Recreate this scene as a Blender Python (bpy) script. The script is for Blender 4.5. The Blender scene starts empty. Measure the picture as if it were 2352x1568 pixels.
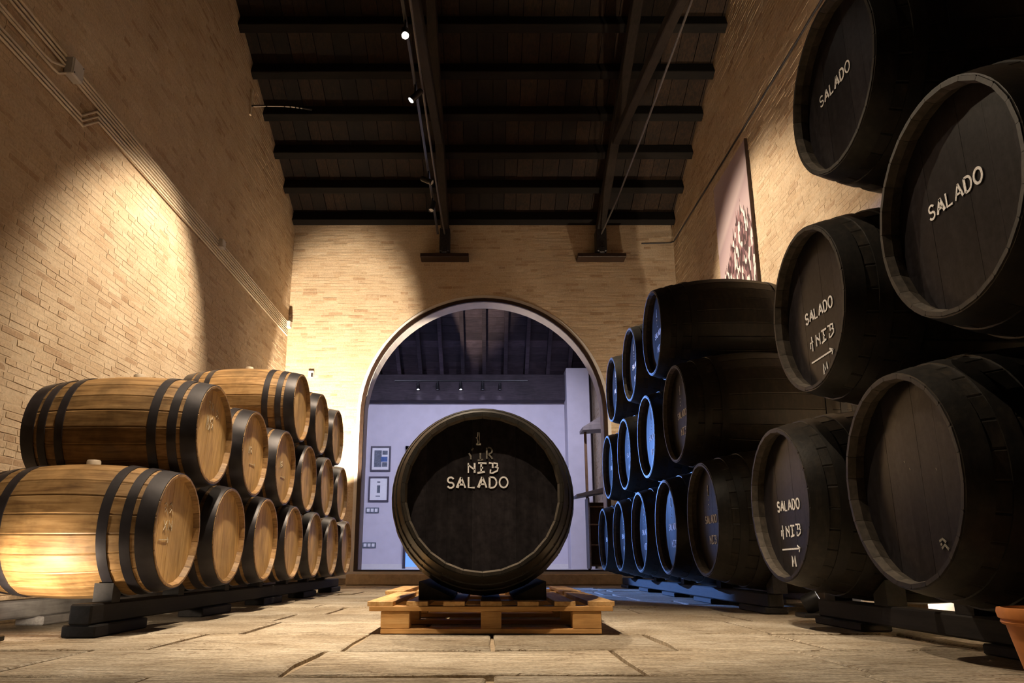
import bpy, bmesh, math, random
from mathutils import Vector, Matrix, Euler
PI = math.pi
R = random.Random(7)
scn = bpy.context.scene
COL = scn.collection

# ------------------------------------------------------------------ camera
H = 0.32                                   # camera height over the floor
PITCH = math.radians(14.31)
FPX, CX, CY = 1697.0, 1120.6, 858.8        # focal length and principal point, in 2352x1568 px
cd = bpy.data.cameras.new('camera'); cam = bpy.data.objects.new('camera', cd); COL.objects.link(cam)
cd.sensor_width = 36.0; cd.lens = FPX / 2352 * 36
cd.shift_x = (1176 - CX) / 2352; cd.shift_y = (CY - 784) / 2352
cd.clip_start = 0.05
cam.location = (0, 0, H); cam.rotation_euler = (PI / 2 + PITCH, 0, 0)
scn.camera = cam

def to_px(p):
    s, c = math.sin(PITCH), math.cos(PITCH)
    z = p[2] - H
    d = p[1] * c + z * s; u = -p[1] * s + z * c
    if d < .05: return (-9999, -9999, d)
    return (CX + FPX * p[0] / d, CY - FPX * u / d, d)

# ------------------------------------------------------------------ world, exposure, large lights
w = bpy.data.worlds.new('world'); scn.world = w; w.use_nodes = True
w.node_tree.nodes['Background'].inputs[0].default_value = (0.9, 0.75, 0.6, 1)
w.node_tree.nodes['Background'].inputs[1].default_value = 0.003
scn.view_settings.view_transform = 'Standard'; scn.view_settings.look = 'None'
scn.view_settings.exposure = 0.0; scn.view_settings.gamma = 1.0
scn.view_settings.use_curve_mapping = False

WARM = (1.0, 0.70, 0.42)
SOFTW = (1.0, 0.79, 0.56)
COOL = (0.74, 0.74, 1.0)
BLUE = (0.16, 0.36, 1.0)

def area_light(name, loc, target, sx, sy, power, col):
    l = bpy.data.lights.new(name, 'AREA'); l.shape = 'RECTANGLE'; l.size = sx; l.size_y = sy
    l.energy = power; l.color = col
    o = bpy.data.objects.new(name, l); COL.objects.link(o); o.location = loc
    o.rotation_euler = (Vector(target) - Vector(loc)).to_track_quat('-Z', 'Y').to_euler()
    return o
# ------------------------------------------------------------------ room dimensions
XL, XR, YB, YN = -3.29, 3.15, 11.6, -1.2      # inner faces: left, right, back; near end
SLOPE, ZB = 0.41, 5.90                          # roof underside (purlin centre) at the back wall and its rise
def roof_z(y): return ZB + SLOPE * (YB - y)
AX, AR, ASP = -0.065, 1.91, 2.60                # arch centre, radius, springing height
FL2 = 0.19                                      # floor of the next room
YW2 = 11.9                                      # back of the arch wall
YF = 17.0                                       # far wall of the next room

# ------------------------------------------------------------------ materials
def new_mat(name):
    m = bpy.data.materials.new(name); m.use_nodes = True
    nt = m.node_tree; b = nt.nodes['Principled BSDF']
    return m, nt, b
def nd(nt, t, **kw):
    n = nt.nodes.new(t)
    for k, v in kw.items():
        if k.startswith('i_'): n.inputs[int(k[2:])].default_value = v
        else: setattr(n, k, v)
    return n
def ramp(nt, fac, stops, interp='LINEAR'):
    n = nt.nodes.new('ShaderNodeValToRGB'); e = n.color_ramp.elements; n.color_ramp.interpolation = interp
    while len(e) < len(stops): e.new(0.5)
    for k, (p, c) in enumerate(stops):
        e[k].position = p; e[k].color = (c[0], c[1], c[2], 1) if len(c) == 3 else c
    nt.links.new(fac, n.inputs[0]); return n.outputs[0]
def coords(nt, kind='Object', scale=(1, 1, 1)):
    if kind == 'World':
        g = nt.nodes.new('ShaderNodeNewGeometry'); out = g.outputs['Position']
    else:
        g = nt.nodes.new('ShaderNodeTexCoord'); out = g.outputs[kind]
    m = nt.nodes.new('ShaderNodeMapping'); m.inputs['Scale'].default_value = scale
    nt.links.new(out, m.inputs[0]); return m.outputs[0]
def noise(nt, co, scale, detail=4, rough=.55, dist=0):
    n = nt.nodes.new('ShaderNodeTexNoise'); n.inputs['Scale'].default_value = scale
    n.inputs['Detail'].default_value = detail; n.inputs['Roughness'].default_value = rough
    n.inputs['Distortion'].default_value = dist
    nt.links.new(co, n.inputs['Vector']); return n.outputs[0]
def mixc(nt, fac, a, b, mode='MIX'):
    n = nt.nodes.new('ShaderNodeMix'); n.data_type = 'RGBA'; n.blend_type = mode
    for sock, v in ((n.inputs[0], fac), (n.inputs[6], a), (n.inputs[7], b)):
        if hasattr(v, 'links'): nt.links.new(v, sock)
        else: sock.default_value = v if isinstance(v, float) else (v[0], v[1], v[2], 1)
    return n.outputs[2]
def mth(nt, op, a, b=None):
    n = nt.nodes.new('ShaderNodeMath'); n.operation = op
    for k, v in enumerate((a, b)):
        if v is None: continue
        if hasattr(v, 'links'): nt.links.new(v, n.inputs[k])
        else: n.inputs[k].default_value = v
    return n.outputs[0]
def bump(nt, b, h, strength=.3, dist=.01):
    n = nt.nodes.new('ShaderNodeBump'); n.inputs['Strength'].default_value = strength
    n.inputs['Distance'].default_value = dist
    nt.links.new(h, n.inputs['Height']); nt.links.new(n.outputs[0], b.inputs['Normal'])
def obj_random(nt): return nt.nodes.new('ShaderNodeObjectInfo').outputs['Random']

def plain(name, col, rough=.6, metal=0, nscale=12, var=.25, bs=.15, kind='Object', emit=None, es=0):
    m, nt, b = new_mat(name)
    co = coords(nt, kind); n = noise(nt, co, nscale)
    lo = tuple(c * (1 - var) for c in col); hi = tuple(min(1, c * (1 + var)) for c in col)
    nt.links.new(ramp(nt, n, [(.3, lo), (.7, hi)]), b.inputs['Base Color'])
    b.inputs['Roughness'].default_value = rough; b.inputs['Metallic'].default_value = metal
    if bs: bump(nt, b, n, bs, .004)
    if emit:
        b.inputs['Emission Color'].default_value = (*emit, 1); b.inputs['Emission Strength'].default_value = es
    return m

def wood(name, stops, axis=0, rough=.55, rnd=.25, grain=14, bs=.25, stain=.35):
    m, nt, b = new_mat(name)
    sc = [9.0, 9.0, 9.0]; sc[axis] = .7
    co = coords(nt, 'Object', tuple(sc))
    rn = obj_random(nt)
    sh = nt.nodes.new('ShaderNodeVectorMath'); sh.operation = 'ADD'
    cmb = nt.nodes.new('ShaderNodeCombineXYZ')
    for k in range(3): nt.links.new(mth(nt, 'MULTIPLY', rn, 37.0 + 11 * k), cmb.inputs[k])
    nt.links.new(co, sh.inputs[0]); nt.links.new(cmb.outputs[0], sh.inputs[1])
    g = noise(nt, sh.outputs[0], grain * .35, 6, .62, .6)
    col = ramp(nt, g, stops)
    big = noise(nt, coords(nt, 'World'), 3.2, 5, .6, .4)
    dark = ramp(nt, big, [(.34, (1 - stain,) * 3), (.56, (1, 1, 1))])
    col = mixc(nt, 1.0, col, dark, 'MULTIPLY')
    v = nt.nodes.new('ShaderNodeHueSaturation'); nt.links.new(col, v.inputs['Color'])
    nt.links.new(mth(nt, 'ADD', mth(nt, 'MULTIPLY', rn, rnd * 2), 1 - rnd), v.inputs['Value'])
    nt.links.new(v.outputs[0], b.inputs['Base Color'])
    b.inputs['Roughness'].default_value = rough; b.inputs['Specular IOR Level'].default_value = .3
    bump(nt, b, g, bs, .004)
    return m

def brick_mat(name, stops, bs=.5):
    m, nt, b = new_mat(name)
    a = nt.nodes.new('ShaderNodeAttribute'); a.attribute_name = 'rnd'
    r = mth(nt, 'FRACT', mth(nt, 'ADD', a.outputs['Fac'], obj_random(nt)))
    base = ramp(nt, r, stops)
    co = coords(nt, 'World')
    n1 = noise(nt, co, 45, 4, .65); n2 = noise(nt, co, 2.2, 4, .6)
    lime = ramp(nt, noise(nt, co, 6.5, 5, .7), [(.47, (0, 0, 0)), (.66, (1, 1, 1))])
    c = mixc(nt, mth(nt, 'MULTIPLY', lime, .55), base, (.62, .50, .37))
    c = mixc(nt, 1.0, c, ramp(nt, n1, [(.25, (.72, .70, .68)), (.6, (1.06, 1.06, 1.06))]), 'MULTIPLY')
    c = mixc(nt, 1.0, c, ramp(nt, n2, [(.3, (.84, .80, .76)), (.62, (1.05, 1.05, 1.05))]), 'MULTIPLY')
    nt.links.new(c, b.inputs['Base Color']); b.inputs['Roughness'].default_value = .9
    bump(nt, b, n1, bs, .004)
    return m

def painted(name, col, dust, rough=.55, spec=.5, bs=.25):
    """worn black paint with dust and vertical runs"""
    m, nt, b = new_mat(name)
    co = coords(nt, 'World', (6, 6, .9))
    st = noise(nt, co, 4.5, 5, .65)
    fine = noise(nt, coords(nt, 'World'), 38, 4, .6)
    c = mixc(nt, mth(nt, 'MULTIPLY', ramp(nt, st, [(.45, (0, 0, 0)), (.75, (1, 1, 1))]), .6), col, dust)
    c = mixc(nt, 1.0, c, ramp(nt, fine, [(.3, (.65, .65, .65)), (.65, (1.2, 1.2, 1.2))]), 'MULTIPLY')
    rn = obj_random(nt)
    v = nt.nodes.new('ShaderNodeHueSaturation'); nt.links.new(c, v.inputs['Color'])
    nt.links.new(mth(nt, 'ADD', mth(nt, 'MULTIPLY', rn, .5), .75), v.inputs['Value'])
    nt.links.new(v.outputs[0], b.inputs['Base Color'])
    b.inputs['Roughness'].default_value = rough; b.inputs['Specular IOR Level'].default_value = spec
    bump(nt, b, fine, bs, .003)
    return m

M = {}
M['brick'] = brick_mat('brick_buff', [(0, (.57, .45, .31)), (.3, (.61, .50, .36)), (.55, (.56, .43, .29)), (.8, (.64, .53, .39)), (.90, (.53, .405, .275)), (.965, (.43, .30, .19)), (1, (.50, .385, .265))])
M['mortar'] = plain('lime_mortar', (.56, .45, .32), .95, 0, 30, .12, .5, 'World')
M['plaster'] = plain('white_plaster', (.72, .70, .70), .8, 0, 6, .06, .1, 'World')
M['far_plaster'] = plain('lilac_white_plaster', (.62, .59, .66), .8, 0, 4, .05, .1, 'World')
M['frame_dark'] = plain('dark_brown_steel', (.035, .018, .012), .5, .2, 20, .3, .05)
M['step'] = plain('buff_stone_step', (.52, .40, .26), .85, 0, 14, .18, .3, 'World')
M['floor2'] = plain('pale_floor', (.62, .60, .60), .5, 0, 5, .06, .05, 'World')

def stone_mat():
    m, nt, b = new_mat('flagstone')
    co = coords(nt, 'World'); cs = coords(nt, 'World', (1.2, 5.5, 1))
    rn = obj_random(nt)
    n1 = noise(nt, co, 3.5, 6, .6, .3); n2 = noise(nt, cs, 6, 6, .7, 1.2); n3 = noise(nt, co, 70, 3, .6)
    c = ramp(nt, n1, [(.25, (.33, .28, .21)), (.5, (.48, .425, .34)), (.75, (.57, .53, .455))])
    c = mixc(nt, 1.0, c, ramp(nt, n2, [(.32, (.55, .47, .37)), (.47, (.97, .96, .94)), (.7, (1.10, 1.10, 1.10))]), 'MULTIPLY')
    c = mixc(nt, 1.0, c, ramp(nt, n3, [(.3, (.62, .60, .57)), (.6, (1.08, 1.08, 1.08))]), 'MULTIPLY')
    pit = ramp(nt, noise(nt, cs, 9, 3, .5, .8), [(.27, (.28, .18, .10)), (.33, (1, 1, 1))])
    c = mixc(nt, 1.0, c, pit, 'MULTIPLY')
    cl = mth(nt, 'ABSOLUTE', mth(nt, 'SUBTRACT', noise(nt, coords(nt, 'World', (1.0, 2.6, 1)), 1.7, 5, .62, .5), .5))
    gate = ramp(nt, noise(nt, co, 2.1, 2, .5), [(.50, (1, 1, 1)), (.58, (0, 0, 0))])
    crack = mth(nt, 'MAXIMUM', ramp(nt, cl, [(.0, (0, 0, 0)), (.008, (1, 1, 1))]), gate)
    c = mixc(nt, 1.0, c, mixc(nt, crack, (.42, .31, .20), (1, 1, 1)), 'MULTIPLY')
    patch = ramp(nt, noise(nt, co, 1.3, 3, .55), [(.35, (.80, .74, .66)), (.62, (1.10, 1.10, 1.10))])
    c = mixc(nt, 1.0, c, patch, 'MULTIPLY')
    v = nt.nodes.new('ShaderNodeHueSaturation'); nt.links.new(c, v.inputs['Color'])
    nt.links.new(mth(nt, 'ADD', mth(nt, 'MULTIPLY', rn, .3), .85), v.inputs['Value'])
    nt.links.new(v.outputs[0], b.inputs['Base Color']); b.inputs['Roughness'].default_value = .72
    h = mth(nt, 'ADD', mth(nt, 'ADD', mth(nt, 'MULTIPLY', n2, 1.0), mth(nt, 'MULTIPLY', n3, .25)), mth(nt, 'MULTIPLY', crack, .35))
    bump(nt, b, h, .9, .02)
    return m
M['stone'] = stone_mat()
M['grout'] = plain('earth_joint', (.36, .28, .19), .95, 0, 40, .25, .4, 'World')
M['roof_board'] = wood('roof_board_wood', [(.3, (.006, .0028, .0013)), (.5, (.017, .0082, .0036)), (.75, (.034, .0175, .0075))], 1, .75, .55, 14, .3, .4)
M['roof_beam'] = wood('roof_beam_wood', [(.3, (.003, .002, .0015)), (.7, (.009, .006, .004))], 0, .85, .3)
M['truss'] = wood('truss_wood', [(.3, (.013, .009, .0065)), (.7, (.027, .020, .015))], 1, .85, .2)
M['iron'] = plain('dark_iron', (.05, .047, .05), .45, .6, 30, .3, .1)
M['rod'] = plain('grey_iron_rod', (.10, .09, .085), .55, .3, 30, .2, .05)
M['far_wood'] = wood('far_roof_wood', [(.3, (.030, .022, .030)), (.7, (.075, .055, .07))], 0, .7, .4)
M['oak'] = wood('oak_stave', [(.28, (.145, .075, .028)), (.48, (.285, .165, .064)), (.72, (.40, .25, .110))], 0, .5, .20, 14, .25, .55)
M['oak_head'] = wood('oak_head_board', [(.28, (.36, .21, .080)), (.5, (.58, .37, .150)), (.75, (.72, .50, .235))], 2, .5, .14, 14, .2, .30)
M['oak_stamp'] = plain('burnt_brand_mark', (.16, .09, .04), .7, 0, 60, .5, .1)
M['hoop'] = plain('black_hoop_steel', (.034, .031, .036), .38, .35, 9, .35, .1)
M['cask'] = painted('black_cask_paint', (.009, .0072, .0052), (.042, .030, .018), .5, .35)
M['cask_hoop'] = painted('black_cask_hoop', (.008, .007, .006), (.032, .025, .018), .45, .35)
M['cask_head'] = painted('black_cask_head', (.016, .0142, .0162), (.031, .028, .031), .30, .10, .08)
M['chime'] = plain('bare_dusty_chime_wood', (.062, .050, .038), .75, 0, 30, .45, .3, 'World')
M['chalk'] = plain('white_chalk', (.84, .85, .90), .9, 0, 160, .25, .3)
M['chalk_faint'] = plain('rubbed_chalk', (.16, .15, .13), .9, 0, 160, .5, .3)
M['chalk_oak'] = plain('chalk_on_oak', (.62, .55, .42), .9, 0, 160, .3, .3)
M['bung'] = plain('pale_bung_wood', (.50, .42, .32), .6, 0, 20, .2, .1)
M['rail'] = wood('black_rail_wood', [(.3, (.007, .006, .006)), (.7, (.020, .018, .018))], 1, .75, .2)
M['rail_rear'] = wood('grey_rail_wood', [(.3, (.34, .32, .31)), (.7, (.52, .50, .48))], 1, .7, .15)
M['pallet'] = wood('pallet_pine', [(.3, (.40, .20, .065)), (.5, (.56, .31, .11)), (.75, (.68, .43, .19))], 0, .6, .18, 14, .25, .3)
M['pallet_y'] = wood('pallet_pine_deck', [(.3, (.40, .22, .08)), (.5, (.55, .33, .13)), (.75, (.68, .46, .23))], 1, .6, .2, 14, .25, .3)
M['terracotta'] = plain('terracotta', (.55, .20, .05), .6, 0, 14, .2, .15)
M['soil'] = plain('soil', (.05, .035, .025), .95, 0, 50, .5, .5)
M['pipe'] = plain('beige_conduit', (.74, .65, .52), .5, 0, 8, .1, 0)
M['box'] = plain('grey_plastic_box', (.62, .60, .58), .5, 0, 12, .08, .05)
M['black_plastic'] = plain('black_lamp_housing', (.02, .02, .022), .4, .2, 20, .2, .05)
M['lens_warm'] = plain('lamp_lens_lit', (.9, .85, .75), .3, 0, 5, .02, 0, 'Object', (1, .92, .82), 60)
M['lens_cool'] = plain('lamp_lens_cool', (.9, .9, .95), .3, 0, 5, .02, 0, 'Object', (.85, .9, 1), 14)
M['lens_off'] = plain('lamp_lens_side', (.6, .58, .55), .25, 0, 5, .05, 0)
M['white_metal'] = plain('white_metal', (.75, .72, .68), .4, .1, 10, .05, 0)
M['picture_frame'] = plain('dark_picture_frame', (.045, .035, .06), .5, 0, 20, .2, .05)
M['paper'] = plain('white_mount', (.82, .82, .84), .8, 0, 20, .03, 0)
M['ink_blue'] = plain('blue_print', (.07, .14, .36), .7, 0, 30, .3, 0)
M['ink_grey'] = plain('grey_print', (.13, .15, .19), .7, 0, 30, .4, 0)
M['stand_wood'] = wood('stand_wood', [(.3, (.14, .075, .035)), (.7, (.28, .16, .08))], 2, .6, .2)
M['stand_grey'] = wood('stand_grey_wood', [(.3, (.16, .13, .12)), (.7, (.26, .22, .20))], 0, .6, .2)
M['dusk_glass'] = plain('glass_with_dusk_sky', (.05, .08, .15), .2, 0, 3, .1, 0, 'Object', BLUE, 1.1)
M['blue_panel'] = plain('blue_grey_panel', (.10, .16, .24), .5, 0, 10, .2, .05)

# ------------------------------------------------------------------ mesh helpers
def mesh_from(name, verts, faces, mats, smooth=None, midx=None):
    me = bpy.data.meshes.new(name); me.from_pydata([tuple(v) for v in verts], [], faces)
    for m in (mats if isinstance(mats, (list, tuple)) else [mats]): me.materials.append(m)
    if midx: me.polygons.foreach_set('material_index', midx)
    if smooth is not None:
        me.polygons.foreach_set('use_smooth', [True] * len(me.polygons)); me.set_sharp_from_angle(angle=smooth)
    me.update(); return me
def link(name, me, parent=None, loc=(0, 0, 0), rot=(0, 0, 0)):
    o = bpy.data.objects.new(name, me); COL.objects.link(o)
    o.location = loc; o.rotation_euler = rot
    if parent: o.parent = parent
    return o
def tag(o, label=None, cat=None, group=None, kind=None):
    if label: o['label'] = label
    if cat: o['category'] = cat
    if group: o['group'] = group
    if kind: o['kind'] = kind
    return o
def thing(name, label, cat, loc=(0, 0, 0), rotz=0, group=None):
    o = bpy.data.objects.new(name, None); COL.objects.link(o); o.empty_display_size = .1
    o.location = loc; o.rotation_euler = (0, 0, rotz)
    return tag(o, label, cat, group)
class MB:
    """collects shapes that belong to ONE part"""
    def __init__(s): s.v = []; s.f = []; s.mi = []; s.m = 0
    def add(s, vs, fs):
        n = len(s.v); s.v += [Vector(v) for v in vs]; s.f += [tuple(i + n for i in f) for f in fs]; s.mi += [s.m] * len(fs)
        return s
    def box(s, c, d, bev=0.0, rot=None):
        x, y, z = d[0] / 2, d[1] / 2, d[2] / 2
        if bev <= 0:
            vs = [Vector((a * x, b * y, e * z)) for e in (-1, 1) for b in (-1, 1) for a in (-1, 1)]
            fs = [(0, 2, 3, 1), (4, 5, 7, 6), (0, 1, 5, 4), (2, 6, 7, 3), (0, 4, 6, 2), (1, 3, 7, 5)]
        else:
            bm = bmesh.new(); bmesh.ops.create_cube(bm, size=1)
            for v in bm.verts: v.co = Vector((v.co.x * d[0], v.co.y * d[1], v.co.z * d[2]))
            bmesh.ops.bevel(bm, geom=list(bm.edges), offset=bev, segments=1, affect='EDGES')
            bm.verts.index_update()
            vs = [v.co.copy() for v in bm.verts]; fs = [tuple(v.index for v in f.verts) for f in bm.faces]; bm.free()
        if rot is not None:
            Rm = rot if isinstance(rot, Matrix) else Euler(rot).to_matrix()
            vs = [Rm @ v for v in vs]
        return s.add([v + Vector(c) for v in vs], fs)
    def beam(s, a, b, wid, hei, bev=.0, up=(0, 0, 1)):
        a, b = Vector(a), Vector(b); d = b - a; L = d.length; d.normalize()
        x = d; zz = Vector(up); y = zz.cross(x).normalized(); z = x.cross(y)
        Rm = Matrix((x, y, z)).transposed()
        return s.box((a + b) / 2, (L, wid, hei), bev, Rm)
    def tube(s, pts, r, n=8, caps=True):
        pts = [Vector(p) for p in pts]; rings = []
        for i, p in enumerate(pts):
            if i == 0: d = pts[1] - p
            elif i == len(pts) - 1: d = p - pts[i - 1]
            else: d = (pts[i + 1] - p).normalized() + (p - pts[i - 1]).normalized()
            d.normalize()
            u = Vector((0, 0, 1)).cross(d)
            if u.length < .05: u = Vector((1, 0, 0)).cross(d)
            u.normalize(); v = d.cross(u)
            rings.append([p + u * (r * math.cos(2 * PI * k / n)) + v * (r * math.sin(2 * PI * k / n)) for k in range(n)])
        vs = [q for rg in rings for q in rg]; fs = []
        for i in range(len(rings) - 1):
            for k in range(n):
                a = i * n + k; b = i * n + (k + 1) % n
                fs.append((a, b, b + n, a + n))
        if caps: fs += [tuple(reversed(range(n))), tuple(range(len(vs) - n, len(vs)))]
        return s.add(vs, fs)
    def lathe(s, prof, n=32, axis='z', origin=(0, 0, 0), closed=False):
        vs = []; fs = []
        for (r, h) in prof:
            for k in range(n):
                a = 2 * PI * k / n; c, q = r * math.cos(a), r * math.sin(a)
                p = {'z': (c, q, h), 'x': (h, c, q), 'y': (q, h, c)}[axis]
                vs.append(Vector(p) + Vector(origin))
        m = len(prof)
        for i in range(m if closed else m - 1):
            for k in range(n):
                a = i * n + k; b = i * n + (k + 1) % n; j = ((i + 1) % m) * n
                fs.append((a, b, j + (k + 1) % n, j + k))
        return s.add(vs, fs)
    def prism(s, poly, axis, lo, hi):
        """poly of 2-D points extruded along an axis; 2-D order is the remaining axes in xyz order"""
        n = len(poly); vs = []
        for h in (lo, hi):
            for (a, b) in poly:
                vs.append({'x': (h, a, b), 'y': (a, h, b), 'z': (a, b, h)}[axis])
        fs = [tuple(range(n)), tuple(range(2 * n - 1, n - 1, -1))]
        fs += [(i, i + n, (i + 1) % n + n, (i + 1) % n) for i in range(n)]
        return s.add(vs, fs)
    def mesh(s, name, mats, smooth=None):
        me = mesh_from(name, s.v, s.f, mats, None, s.mi)
        bm = bmesh.new(); bm.from_mesh(me); bmesh.ops.recalc_face_normals(bm, faces=bm.faces); bm.to_mesh(me); bm.free()
        if smooth is not None:
            me.polygons.foreach_set('use_smooth', [True] * len(me.polygons)); me.set_sharp_from_angle(angle=smooth)
        me.update(); return me
    def obj(s, name, mats, parent=None, smooth=None, loc=(0, 0, 0), rot=(0, 0, 0)):
        return link(name, s.mesh(name, mats, smooth), parent, loc, rot)

# ------------------------------------------------------------------ brick walls
COURSE, BLEN, JOINT = .051, .225, .010
def in_poly(x, y, P):
    c = False; j = len(P) - 1
    for i in range(len(P)):
        if (P[i][1] > y) != (P[j][1] > y) and x < (P[j][0] - P[i][0]) * (y - P[i][1]) / (P[j][1] - P[i][1]) + P[i][0]: c = not c
        j = i
    return c
def brick_shape(u0, u1, z0, z1, dep, rr, back=.03):
    j = lambda: rr.uniform(-.0028, .0028)
    f = [(u0 + j(), z0 + j()), (u1 + j(), z0 + j()), (u1 + j(), z1 + j()), (u0 + j(), z1 + j())]
    return [(a, b, dep + rr.uniform(-.001, .001)) for a, b in f] + [(a, b, -back) for a, b in f]
BF = [(0, 1, 2, 3), (0, 4, 5, 1), (1, 5, 6, 2), (2, 6, 7, 3), (3, 7, 4, 0)]
def brick_wall(wall, to_world, spans, ztop, vispoly, seed, front_count=300):
    """to_world(u, z, depth); spans(z) -> list of (u0, u1) that carry brick"""
    rr = random.Random(seed); bricks = []
    z = 0.0; k = 0
    while z < ztop:
        for (a, b) in spans(z + COURSE / 2):
            u = a - rr.uniform(0, .05) - (BLEN / 2 if k % 2 else 0)
            while u < b:
                L = BLEN * rr.uniform(.93, 1.05)
                if rr.random() < .32: L *= .5
                u0, u1 = max(u, a), min(u + L, b)
                if u1 - u0 > .03: bricks.append((u0, u1, z + JOINT / 2, z + COURSE - JOINT / 2, rr.uniform(.0002, .0034)))
                u += L + JOINT
        z += COURSE; k += 1
    rank = []
    for i, (u0, u1, z0, z1, dp) in enumerate(bricks):
        c = to_world((u0 + u1) / 2, (z0 + z1) / 2, 0); p = to_px(c)
        if in_poly(p[0], p[1], vispoly):
            q = [to_px(to_world(*t, 0)) for t in ((u0, z0), (u1, z0), (u1, z1), (u0, z1))]
            ar = abs(sum(q[t][0] * q[(t + 1) % 4][1] - q[(t + 1) % 4][0] * q[t][1] for t in range(4))) / 2
            rank.append((ar, i))
    rank.sort(reverse=True); chosen = set(i for _, i in rank[:front_count])
    # the 300 largest in view: an object each, sharing a few meshes per length class
    variants = {}
    vs = []; fs = []; rnd = []
    for i, (u0, u1, z0, z1, dp) in enumerate(bricks):
        if i in chosen:
            L = u1 - u0; key = (round(L / .012), rr.randrange(3))
            if key not in variants:
                Lq = key[0] * .012
                sh = brick_shape(-Lq / 2, Lq / 2, -(z1 - z0) / 2, (z1 - z0) / 2, .002, rr)
                o0 = Vector(to_world(0, 0, 0))
                variants[key] = mesh_from('brick', [Vector(to_world(*t)) - o0 for t in sh], BF, M['brick'])
            link('brick', variants[key], wall, to_world((u0 + u1) / 2, (z0 + z1) / 2, dp - .002))
        else:
            n = len(vs); sh = brick_shape(u0, u1, z0, z1, dp, rr)
            vs += [to_world(*t) for t in sh]; fs += [tuple(q + n for q in f) for f in BF]; rnd += [rr.random()] * 5
    me = mesh_from('brickwork', vs, fs, M['brick'])
    at = me.attributes.new('rnd', 'FLOAT', 'FACE'); at.data.foreach_set('value', rnd)
    o = link('brickwork', me, wall); o['kind'] = 'stuff'
    return o

def struct(name, mb, mats, parent=None, smooth=None):
    o = mb.obj(name, mats, parent, smooth)
    if not parent: o['kind'] = 'structure'
    return o

# left and right gable walls
def side_poly(): return [(YN, -.05), (YB + .3, -.05), (YB + .3, roof_z(YB) + .1), (YN, roof_z(YN) + .22)]
wl = struct('wall_left', MB().prism(side_poly(), 'x', XL - .4, XL), M['mortar'])
wr = struct('wall_right', MB().prism(side_poly(), 'x', XR, XR + .4), M['mortar'])
def side_span(y_lo):
    def f(z):
        top = YB if z < ZB + .05 else YB - (z - ZB - .05) / SLOPE
        return [(y_lo, top)] if top > y_lo + .1 else []
    return f
brick_wall(wl, lambda u, z, d: (XL + d, u, z), side_span(2.2), 9.6,
           [(-30, -30), (545, -30), (690, 520), (657, 850), (450, 845), (200, 870), (60, 930), (-30, 1010)], 11)
brick_wall(wr, lambda u, z, d: (XR - d, u, z), side_span(2.2), 9.6,
           [(1680, -30), (1850, -30), (1812, 220), (1900, 400), (2020, 440), (2020, 490), (1830, 520), (1775, 640), (1545, 635), (1555, 520)], 12)

# back wall with the arch
def arch_half(z):
    if z < ASP: return AR
    h = z - ASP
    return math.sqrt(AR * AR - h * h) if h < AR else None
mb = MB()
zs = [0, .19] + [.19 + (ASP - .19) * k / 4 for k in range(1, 5)] + [ASP + AR * math.sin(PI / 2 * k / 28) for k in range(1, 29)]
for a, b in zip(zs[:-1], zs[1:]):
    for yy, flip in ((YB, False), (YW2, True)):
        ha, hb = arch_half(a + 1e-6) or 0, arch_half(b - 1e-6) or 0
        if b <= .1901: ha = hb = 0
        for (x0a, x1a, x0b, x1b) in ((XL - .2, AX - ha, XL - .2, AX - hb), (AX + ha, XR + .2, AX + hb, XR + .2)):
            mb.add([(x0a, yy, a), (x1a, yy, a), (x1b, yy, b), (x0b, yy, b)], [(0, 1, 2, 3) if not flip else (3, 2, 1, 0)])
zt = ASP + AR
for yy in (YB, YW2): mb.add([(XL - .2, yy, zt), (XR + .2, yy, zt), (XR + .2, yy, 6.2), (XL - .2, yy, 6.2)], [(0, 1, 2, 3)])
mb.add([(XL - .2, YB, 6.2), (XR + .2, YB, 6.2), (XR + .2, YW2, 6.2), (XL - .2, YW2, 6.2)], [(0, 1, 2, 3)])
wb = struct('wall_back', mb, M['mortar'])
RING = .115
def back_span(z):
    if z < FL2: return [(XL, XR)]
    r = AR + RING
    if z < ASP: h = r
    elif z - ASP < r: h = math.sqrt(r * r - (z - ASP) ** 2)
    else: return [(XL, XR)]
    return [(XL, AX - h), (AX + h, XR)]
brick_wall(wb, lambda u, z, d: (u, YB - d, z), back_span, ZB + .06,
           [(660, 515), (1560, 515), (1545, 640), (1480, 660), (1470, 750), (1420, 810), (1395, 900), (1330, 760), (1200, 685), (1100, 675), (960, 720), (850, 850), (815, 1010), (810, 1180), (700, 860), (660, 840)], 13)
# arch reveal, white band and dark frame
def arch_path(r, n=40, z0=FL2):
    return [(AX - r, z0), (AX - r, ASP)] + [(AX - r * math.cos(PI * k / n), ASP + r * math.sin(PI * k / n)) for k in range(1, n)] + [(AX + r, ASP), (AX + r, z0)]
def arch_band(mb, r0, r1, y0, y1):
    A, B = arch_path(r0), arch_path(r1); n = len(A)
    vs = [(x, y0, z) for x, z in A] + [(x, y0, z) for x, z in B] + [(x, y1, z) for x, z in A] + [(x, y1, z) for x, z in B]
    fs = []
    for i in range(n - 1):
        fs += [(i, i + 1, n + i + 1, n + i), (2 * n + i, 3 * n + i, 3 * n + i + 1, 2 * n + i + 1), (i, 2 * n + i, 2 * n + i + 1, i + 1), (n + i, n + i + 1, 3 * n + i + 1, 3 * n + i)]
    return mb.add(vs, fs)
t = struct('trim_1', arch_band(MB(), AR - .004, AR + .05, YB - .004, YW2 + .004), M['plaster'])
t['label'] = 'white plastered reveal lining the brick archway'
t = struct('trim_2', arch_band(MB(), AR + .002, AR + .062, YB - .035, YB + .01), M['frame_dark'])
t['label'] = 'dark brown metal frame following the archway edge'
t = struct('trim_3', arch_band(MB(), AR + .06, AR + .118, YB - .012, YB + .01), M['plaster'])
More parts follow.
